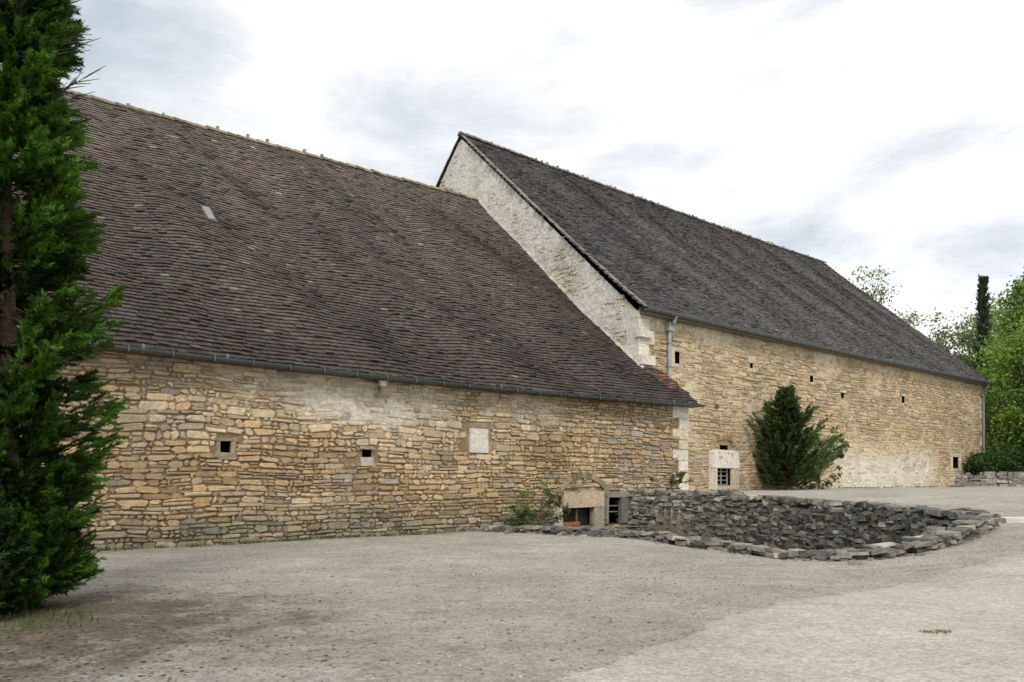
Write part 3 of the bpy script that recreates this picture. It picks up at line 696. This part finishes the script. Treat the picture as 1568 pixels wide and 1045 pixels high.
tree('wall_shrub',(5.9,28.5,1.0),.8,[(0,0,.45,.6,.3,.3),(.4,.2,.7,.3,.2,.28)],26,36,.08,(.035,.06,.018),(.09,.14,.04),wisp=.5)
tree('leafy_shrub',(15.2,38.0,1.1),2.6,[(0,0,1.2,.9,.6,1.1),(.8,.3,1.8,.7,.5,.9),(-.9,-.3,.9,.7,.5,.8)],64,54,.14,(.05,.085,.03),(.19,.27,.09),wisp=.6)
def tufts(name,pts,n,h,col):
    T=[];F=[];C=[]
    for (x,y,r) in pts:
        for _ in range(n):
            a=random.random()*6.28; q=r*math.sqrt(random.random()); bx,by=x+math.cos(a)*q,y+math.sin(a)*q; bz=float(H(bx,by,False))
            hh=h*random.uniform(.4,1.2); le=random.uniform(0,.6)*hh; b=random.random()*6.28; w=.006+.012*random.random()*(y/12)
            i=len(T); T+=[(bx-math.sin(b)*w,by+math.cos(b)*w,bz-.01),(bx+math.sin(b)*w,by-math.cos(b)*w,bz-.01),(bx+math.cos(b)*le,by+math.sin(b)*le,bz+hh)]
            F.append((i,i+1,i+2)); C+=[scal(col,random.uniform(.6,1.4))]*3
    mk(name,T,F,C,M_leaf)
tufts('grass_tuft',[(4.4,7.9,.1),(4.5,7.95,.08),(4.3,7.92,.07)],110,.045,(.17,.24,.06))
W1=lambda s,b:(P0[0]+s*.7709-b*.637, P0[1]+s*.637+b*.7709)
pts=[]
for i in range(60):
    s=random.uniform(-14,1.8); x,y=W1(s,-random.random()*.35-.05); pts.append((x,y,.18))
for i in range(45):
    s=random.uniform(11,46); x,y=W1(s,1.7-random.random()*.5-.1); pts.append((x,y,.3))
for i in range(30):
    a=random.random()*6.28; r=1.3*math.sqrt(random.random()); pts.append((-6.0+r*math.cos(a),8.7+.6*r*math.sin(a),.3))
tufts('wall_base_weeds',pts,22,.08,(.10,.13,.05))

# ======================= world, sun, camera
w=bpy.data.worlds.new('World'); S.world=w; w.use_nodes=True; nt=w.node_tree; N=nt.nodes; L=nt.links; N.clear()
out=N.new('ShaderNodeOutputWorld'); bg=N.new('ShaderNodeBackground'); sky=N.new('ShaderNodeTexSky'); sky.sky_type='NISHITA'; sky.sun_disc=False
el=math.radians(45); az=math.radians(180)
sky.sun_elevation=el; sky.sun_rotation=az
tc=N.new('ShaderNodeTexCoord'); mp=N.new('ShaderNodeMapping'); mp.inputs['Scale'].default_value=(1.,1.,2.6); mp.inputs['Location'].default_value=(.35,.2,.1)
L.new(tc.outputs['Generated'],mp.inputs[0])
n1=N.new('ShaderNodeTexNoise'); n1.inputs['Scale'].default_value=3.0; n1.inputs['Detail'].default_value=9; n1.inputs['Roughness'].default_value=.55; n1.inputs['Distortion'].default_value=.3; L.new(mp.outputs[0],n1.inputs['Vector'])
sx=N.new('ShaderNodeSeparateXYZ'); L.new(tc.outputs['Generated'],sx.inputs[0])
bias=N.new('ShaderNodeMapRange'); bias.inputs[1].default_value=-.4; bias.inputs[2].default_value=.2; bias.inputs[3].default_value=-.08; bias.inputs[4].default_value=.075; L.new(sx.outputs[0],bias.inputs[0])
ad=N.new('ShaderNodeMath'); ad.operation='ADD'; L.new(n1.outputs['Fac'],ad.inputs[0]); L.new(bias.outputs[0],ad.inputs[1])
cr=N.new('ShaderNodeValToRGB'); e=cr.color_ramp; e.elements[0].position=.32; e.elements[0].color=(.56,.63,.70,1); e.elements[1].position=.56; e.elements[1].color=(1.1,1.1,1.09,1)
m_=e.elements.new(.45); m_.color=(.80,.84,.88,1); L.new(ad.outputs[0],cr.inputs[0])
sc=N.new('ShaderNodeMix'); sc.data_type='RGBA'; sc.blend_type='MULTIPLY'; sc.inputs[0].default_value=1; sc.inputs[7].default_value=(.1,.1,.1,1); L.new(sky.outputs[0],sc.inputs[6])
mx=N.new('ShaderNodeMix'); mx.data_type='RGBA'; mx.inputs[0].default_value=.94; L.new(sc.outputs[2],mx.inputs[6]); L.new(cr.outputs[0],mx.inputs[7])
L.new(mx.outputs[2],bg.inputs['Color']); bg.inputs['Strength'].default_value=1.07; L.new(bg.outputs[0],out.inputs[0])
sd=bpy.data.lights.new('sun','SUN'); sd.energy=2.15; sd.angle=math.radians(18); sd.color=(1,.95,.88)
so=bpy.data.objects.new('sun',sd); S.collection.objects.link(so)
dirv=Vector((math.sin(az)*math.cos(el),math.cos(az)*math.cos(el),math.sin(el)))
so.rotation_euler=dirv.to_track_quat('Z','Y').to_euler(); so.location=(10,-10,30)
cd=bpy.data.cameras.new('camera'); cd.lens=26.86; cd.sensor_width=36; cd.shift_y=.1355; cd.clip_end=4000; cd.clip_start=.05
co=bpy.data.objects.new('camera',cd); co.location=(0,0,1.6); co.rotation_euler=(math.radians(90),0,0); S.collection.objects.link(co); S.camera=co
